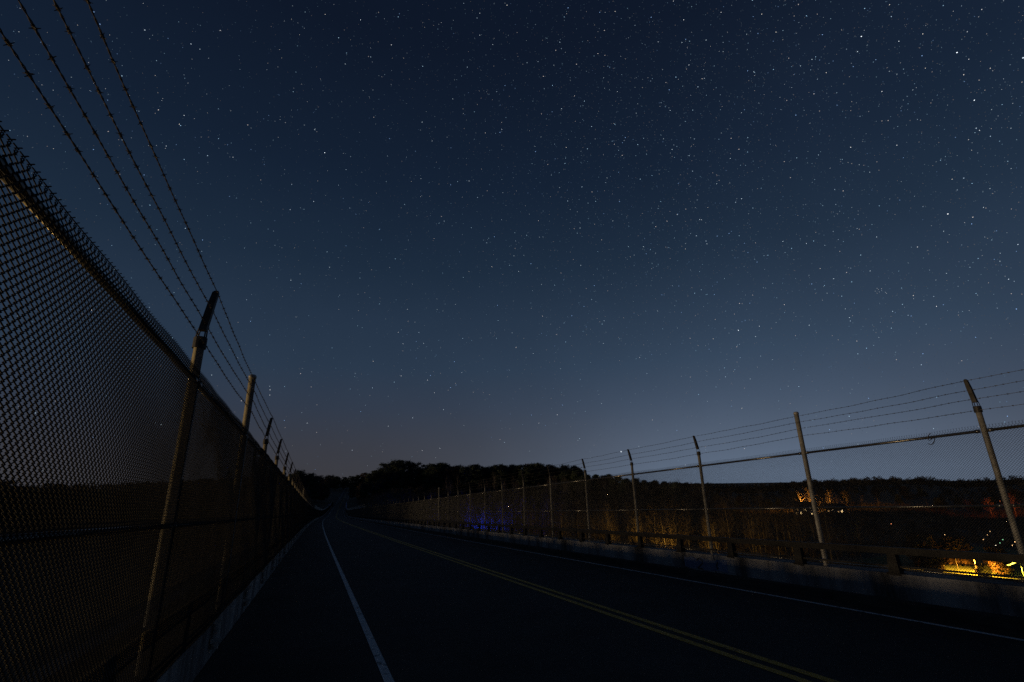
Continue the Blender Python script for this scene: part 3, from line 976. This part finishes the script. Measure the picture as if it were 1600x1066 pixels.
# trees that the lamps light up
for x, y, h in ((146, 79, 5.5), (161, 81, 8), (151, 83, 7.5), (158, 71, 4.5), (150, 71, 3.5), (164, 74, 6), (156, 86, 8.5)):
    plant("round", 4, x, y, h, "small leafy tree glowing around the orange street lamp", "small trees round the orange lamp", wide=1.3)
for x, y, h in ((134, 58, 1.6), (139, 66, 2.2), (128, 60, 1.4), (144, 55, 1.8), (126, 66, 2.0), (136, 72, 2.4), (151, 60, 1.5), (142, 61, 1.2), (131, 69, 1.7)):
    plant("round", 4, x, y, h, "low shrub on the yellow-lit grass below the tall lamp", "low shrubs on the lit grass", name="shrub", wide=1.6)["category"] = "shrub"
for x, y, h in ((300, 222, 13), (308, 216, 14), (292, 224, 14), (316, 210, 12), (284, 230, 13), (322, 205, 10), (306, 228, 15), (298, 214, 11)):
    plant("bare", rng.randrange(6), x, y, h, "orange-lit tree behind the valley houses", "orange-lit trees behind the houses", wide=1.2)
for x, y, h in ((358, 158, 11), (364, 150, 12), (360, 142, 10), (346, 160, 10), (372, 156, 13), (352, 166, 11)):
    plant("bare", rng.randrange(6), x, y, h, "dull red-lit tree on the hillside at the photograph's right edge", "red-lit trees on the hillside", wide=1.3)

# name each of the few look-alikes by its place in the row, as counted from the bridge
ORD = "first second third fourth fifth sixth seventh eighth ninth tenth eleventh twelfth thirteenth fourteenth fifteenth sixteenth seventeenth eighteenth nineteenth twentieth".split()
ORD += ["twenty-" + o for o in ORD[:9]] + ["thirtieth"] + ["thirty-" + o for o in ORD[:9]]
byl = {}
for o in COL.objects:
    if o.parent is None and "label" in o.keys():
        byl.setdefault(o["label"], []).append(o)
for lab, obs in byl.items():
    if 1 < len(obs) <= 32:
        obs.sort(key=lambda o: math.atan2(o.location.x, o.location.y))
        for k, o in enumerate(obs):
            o["label"] = lab + ", " + ORD[k] + " from left"

# ------------------------------------------------------------------ stars
BRIGHT = """-1610,1889,1 -1589,1808,1 -1518,1824,1 -1589,1692,1 -1468,1659,1 -1428,1658,1 -1469,1598,1 -1340,1822,1 -1416,1938,1 -1294,1963,1 -1165,2048,2 -1200,2142,1 -953,2083,2 -933,2025,1 -857,2059,1 -828,2191,2 -1076,1892,1 -1048,1827,1 -1022,1812,1 -1024,1802,1 -1159,1767,1 -928,1920,1 -831,1907,1 -914,1777,2 -865,1780,1 -927,1731,2 -817,1710,1 -1035,1589,1 -1003,1602,1 -962,1615,2 -963,1603,1 -1110,1595,1 -1370,1433,1 -1461,1443,1 -647,1666,2 -810,1827,1 -699,1875,1 -1254,1752,1 -1307,1718,1 -242,2439,2 -192,2492,1 -449,2365,1 -407,2361,1 -363,2350,1 -388,2315,1 1,2468,2 172,2501,1 126,2521,1 608,2535,1 703,2551,1 917,2589,2 916,2496,2 479,2504,1 1075,2519,1 1030,2484,1 236,2399,2 89,2362,1 -54,2372,1 109,2303,1 249,2342,1 332,2353,1 184,2247,1 253,2220,1 -492,2221,1 -473,2189,1 -487,2145,1 -546,2115,1 -223,2159,1 -288,2036,1 -335,2107,1 -377,2078,1 -431,1914,1 -458,1898,1 -399,1907,1 -374,1974,1 -208,1908,1 -146,1815,3 -31,1834,1 107,2140,1 787,2151,1 789,2128,1 1077,2053,2 671,2003,1 564,1976,2 478,2024,1 1074,1971,1 599,1865,1 -427,1827,1 1141,2622,2 1125,2631,1 1253,2365,1 1830,2487,1 1851,2455,1 1995,2519,2 1920,2527,1 2415,2473,2 2462,2381,2 2499,2317,1 2701,2342,2 2715,2251,1 2925,2255,2 2272,2332,2 2070,2392,1 2028,2305,1 1999,2322,1 1589,2396,1 2456,2259,1 2448,2183,2 2528,2098,2 2533,2138,1 2169,2190,1 1947,2165,2 2285,2006,2 2609,1827,1 1547,1934,2 1889,2220,1 2123,2152,1 2843,1919,1 2815,2020,1 2223,2039,1 1800,2091,1 1527,2128,1 2367,2137,1 1899,2015,1 1283,2041,1 1805,1866,1 2645,2188,1 2600,2225,1 2428,2044,1 3503,2021,2 2977,2156,2 3002,2112,1 3075,2110,1 3283,2029,1 3375,1981,1 3356,1964,3 3492,1870,2 3584,1849,2 3604,1873,1 3709,1868,1 3795,1818,2 3865,1805,1 3778,1799,1 3727,1770,2 3672,1716,3 3700,1670,2 3852,1578,3 3752,1599,2 3756,1586,1 3667,1623,2 3552,1718,2 3283,1881,1 3259,1831,1 3165,1893,2 3370,1710,2 3499,1661,1 3670,1510,3 3239,1725,1 2920,1878,1 3775,1434,1 3721,1412,1 3652,1387,2 3609,1368,1 3688,1375,1 3364,1463,2 3183,1532,2 3238,1537,1 3446,1439,1 3607,1322,1 2844,1670,1 2989,1898,1 2958,1925,1 3472,1786,1 3777,1538,1 3760,1503,1 3296,1653,1 3476,1525,1 3169,1458,1 3072,1472,1 -307,1482,2 -180,1551,2 834,1774,2 786,1683,1 411,1570,1 144,1552,1 990,1278,2 836,1248,1 314,1245,1 464,1157,1 440,1005,2 490,929,1 132,1071,1 -2,1267,1 390,863,1 -258,1283,1 -325,1271,1 -210,1145,1 369,1595,1 496,1669,1 -169,1663,1 431,1747,1 -117,1726,1 27,972,1 -205,903,1 1607,1508,1 1716,1548,1 1883,1607,1 1840,1646,1 2373,1406,2 2395,1385,1 2420,1463,1 2350,1480,1 2129,1532,1 2255,1265,2 2149,1291,1 2022,1509,1 2375,1542,1 2327,1324,1 2475,761,3 2584,766,2 2336,733,2 1670,929,1 1427,891,1 1624,866,1 2578,1185,1 1233,1632,1 1173,1719,1 1369,913,1 2539,809,1 389,863,2 422,795,2 423,752,1 249,683,2 419,601,2 421,639,1 497,641,1 581,579,2 624,502,2 709,518,1 792,627,2 865,505,1 -90,602,1 -198,717,1 -293,488,2 -291,460,2 -45,417,1 -87,314,2 164,165,2 333,154,1 358,302,2 499,351,2 561,160,2 665,171,2 -8,196,1 254,78,1 807,304,1 1087,279,1 657,777,1 977,871,1 1670,929,1 1671,785,1 1248,737,2 1908,670,2 2134,539,1 2538,546,1 2416,538,1 2427,331,2 2162,308,1 2306,257,1 1382,355,2 1268,309,2 1747,125,4 1427,891,1 1247,1017,1 3182,1532,2 3238,1537,1 3364,1462,1 3269,1385,1 3155,1469,1 3169,1458,1 3073,1473,1 3515,1235,2 3446,1439,1 3607,1323,1 3609,1369,1 3652,1388,1 3464,1096,3 3581,1077,2 3281,1165,1 3143,1233,1 3139,1217,1 3055,1248,1 2887,1147,2 3327,991,2 3359,963,1 3434,976,1 3641,887,2 3554,954,1 3561,946,1 3527,880,1 3573,772,1 3580,756,2 3262,776,2 3260,762,1 3294,745,1 3331,706,2 3219,731,1 3432,660,1 3397,662,1 2920,911,1 2901,844,1 2923,1005,2 2761,807,1 2877,1298,1 3086,1153,1 3397,1067,1 3508,1038,1 3126,835,1 3136,846,1 3140,839,1 3153,840,1 3141,827,1 3131,823,1 3152,831,1 3164,819,1 3167,813,1"""
def stars():
    r = np.random.default_rng(3)
    D = []; L = []; S = []; C = []
    RAD = 9000.0
    for q in BRIGHT.split():
        a, e, m = (int(v) for v in q.split(","))
        a, e = R(a / 50), R(e / 50)
        D.append((math.sin(a) * math.cos(e), math.cos(a) * math.cos(e), math.sin(e)))
        L.append((0, .55, 1.25, 2.4, 3.5)[m] * r.uniform(.75, 1.25)); S.append((0, 4.3, 5.2, 6.6, 9.5)[m])
        C.append([(.82, .92, 1.0), (.95, .97, 1.0), (1.0, .93, .82), (.72, .86, 1.0)][r.integers(0, 4)])
    n = 112000
    v = r.normal(size=(n, 3)); v[:, 2] = np.abs(v[:, 2]); v /= np.linalg.norm(v, axis=1)[:, None]
    # the Milky Way crosses the sky to the right
    pole = np.array([math.sin(R(-25)) * math.cos(R(20)), math.cos(R(-25)) * math.cos(R(20)), math.sin(R(20))])
    b = np.abs(v @ pole)
    core = np.array([math.sin(R(66)) * math.cos(R(30)), math.cos(R(66)) * math.cos(R(30)), math.sin(R(30))])
    w = .30 + .70 * np.exp(-((v @ core - 1) / .22) ** 2)
    w *= np.clip(.25 + v[:, 2] * 3.2, .25, 1)
    keep = (r.random(n) < w) & (v[:, 2] > .012)
    v = v[keep]
    u = r.random(len(v))
    lum = np.minimum(.060 * (1 - u * .99) ** -.72, 1.2)
    for p, l in zip(v, lum):
        D.append(tuple(p)); L.append(l); S.append(4.3 + 1.6 * min(1, l * 2))
        C.append([(.50, .78, 1.0), (.42, .72, 1.0), (.70, .88, 1.0), (.95, .85, .80), (.32, .55, 1.0), (.55, .75, .95)][r.integers(0, 6)])
    D = np.array(D); S = np.array(S); L = np.array(L); C = np.array(C)
    oc = np.array([(1, 0, 0), (-1, 0, 0), (0, 1, 0), (0, -1, 0), (0, 0, 1), (0, 0, -1)], float)
    of = np.array([(0, 2, 4), (2, 1, 4), (1, 3, 4), (3, 0, 4), (2, 0, 5), (1, 2, 5), (3, 1, 5), (0, 3, 5)])
    V = (D[:, None, :] * RAD + oc[None] * S[:, None, None]).reshape(-1, 3)
    F = (of[None] + (np.arange(len(D)) * 6)[:, None, None]).reshape(-1, 3)
    m = bpy.data.materials.new("starlight")
    m.use_nodes = True
    nt = m.node_tree
    nt.nodes.clear()
    at = nt.nodes.new("ShaderNodeAttribute"); at.attribute_name = "starlight"
    em = nt.nodes.new("ShaderNodeEmission")
    ou = nt.nodes.new("ShaderNodeOutputMaterial")
    nt.links.new(at.outputs["Color"], em.inputs[0]); nt.links.new(em.outputs[0], ou.inputs[0])
    m.cycles.emission_sampling = "NONE"
    me = np_mesh("stars", V, F, m)
    ca = me.attributes.new("starlight", "FLOAT_COLOR", "POINT")
    col = np.repeat(np.concatenate([C * L[:, None], np.ones((len(C), 1))], 1), 6, axis=0)
    ca.data.foreach_set("color", col.astype(np.float32).ravel())
    return me
tag(link("stars", stars()), "countless stars scattered over the dark blue night sky", "stars", kind="stuff")
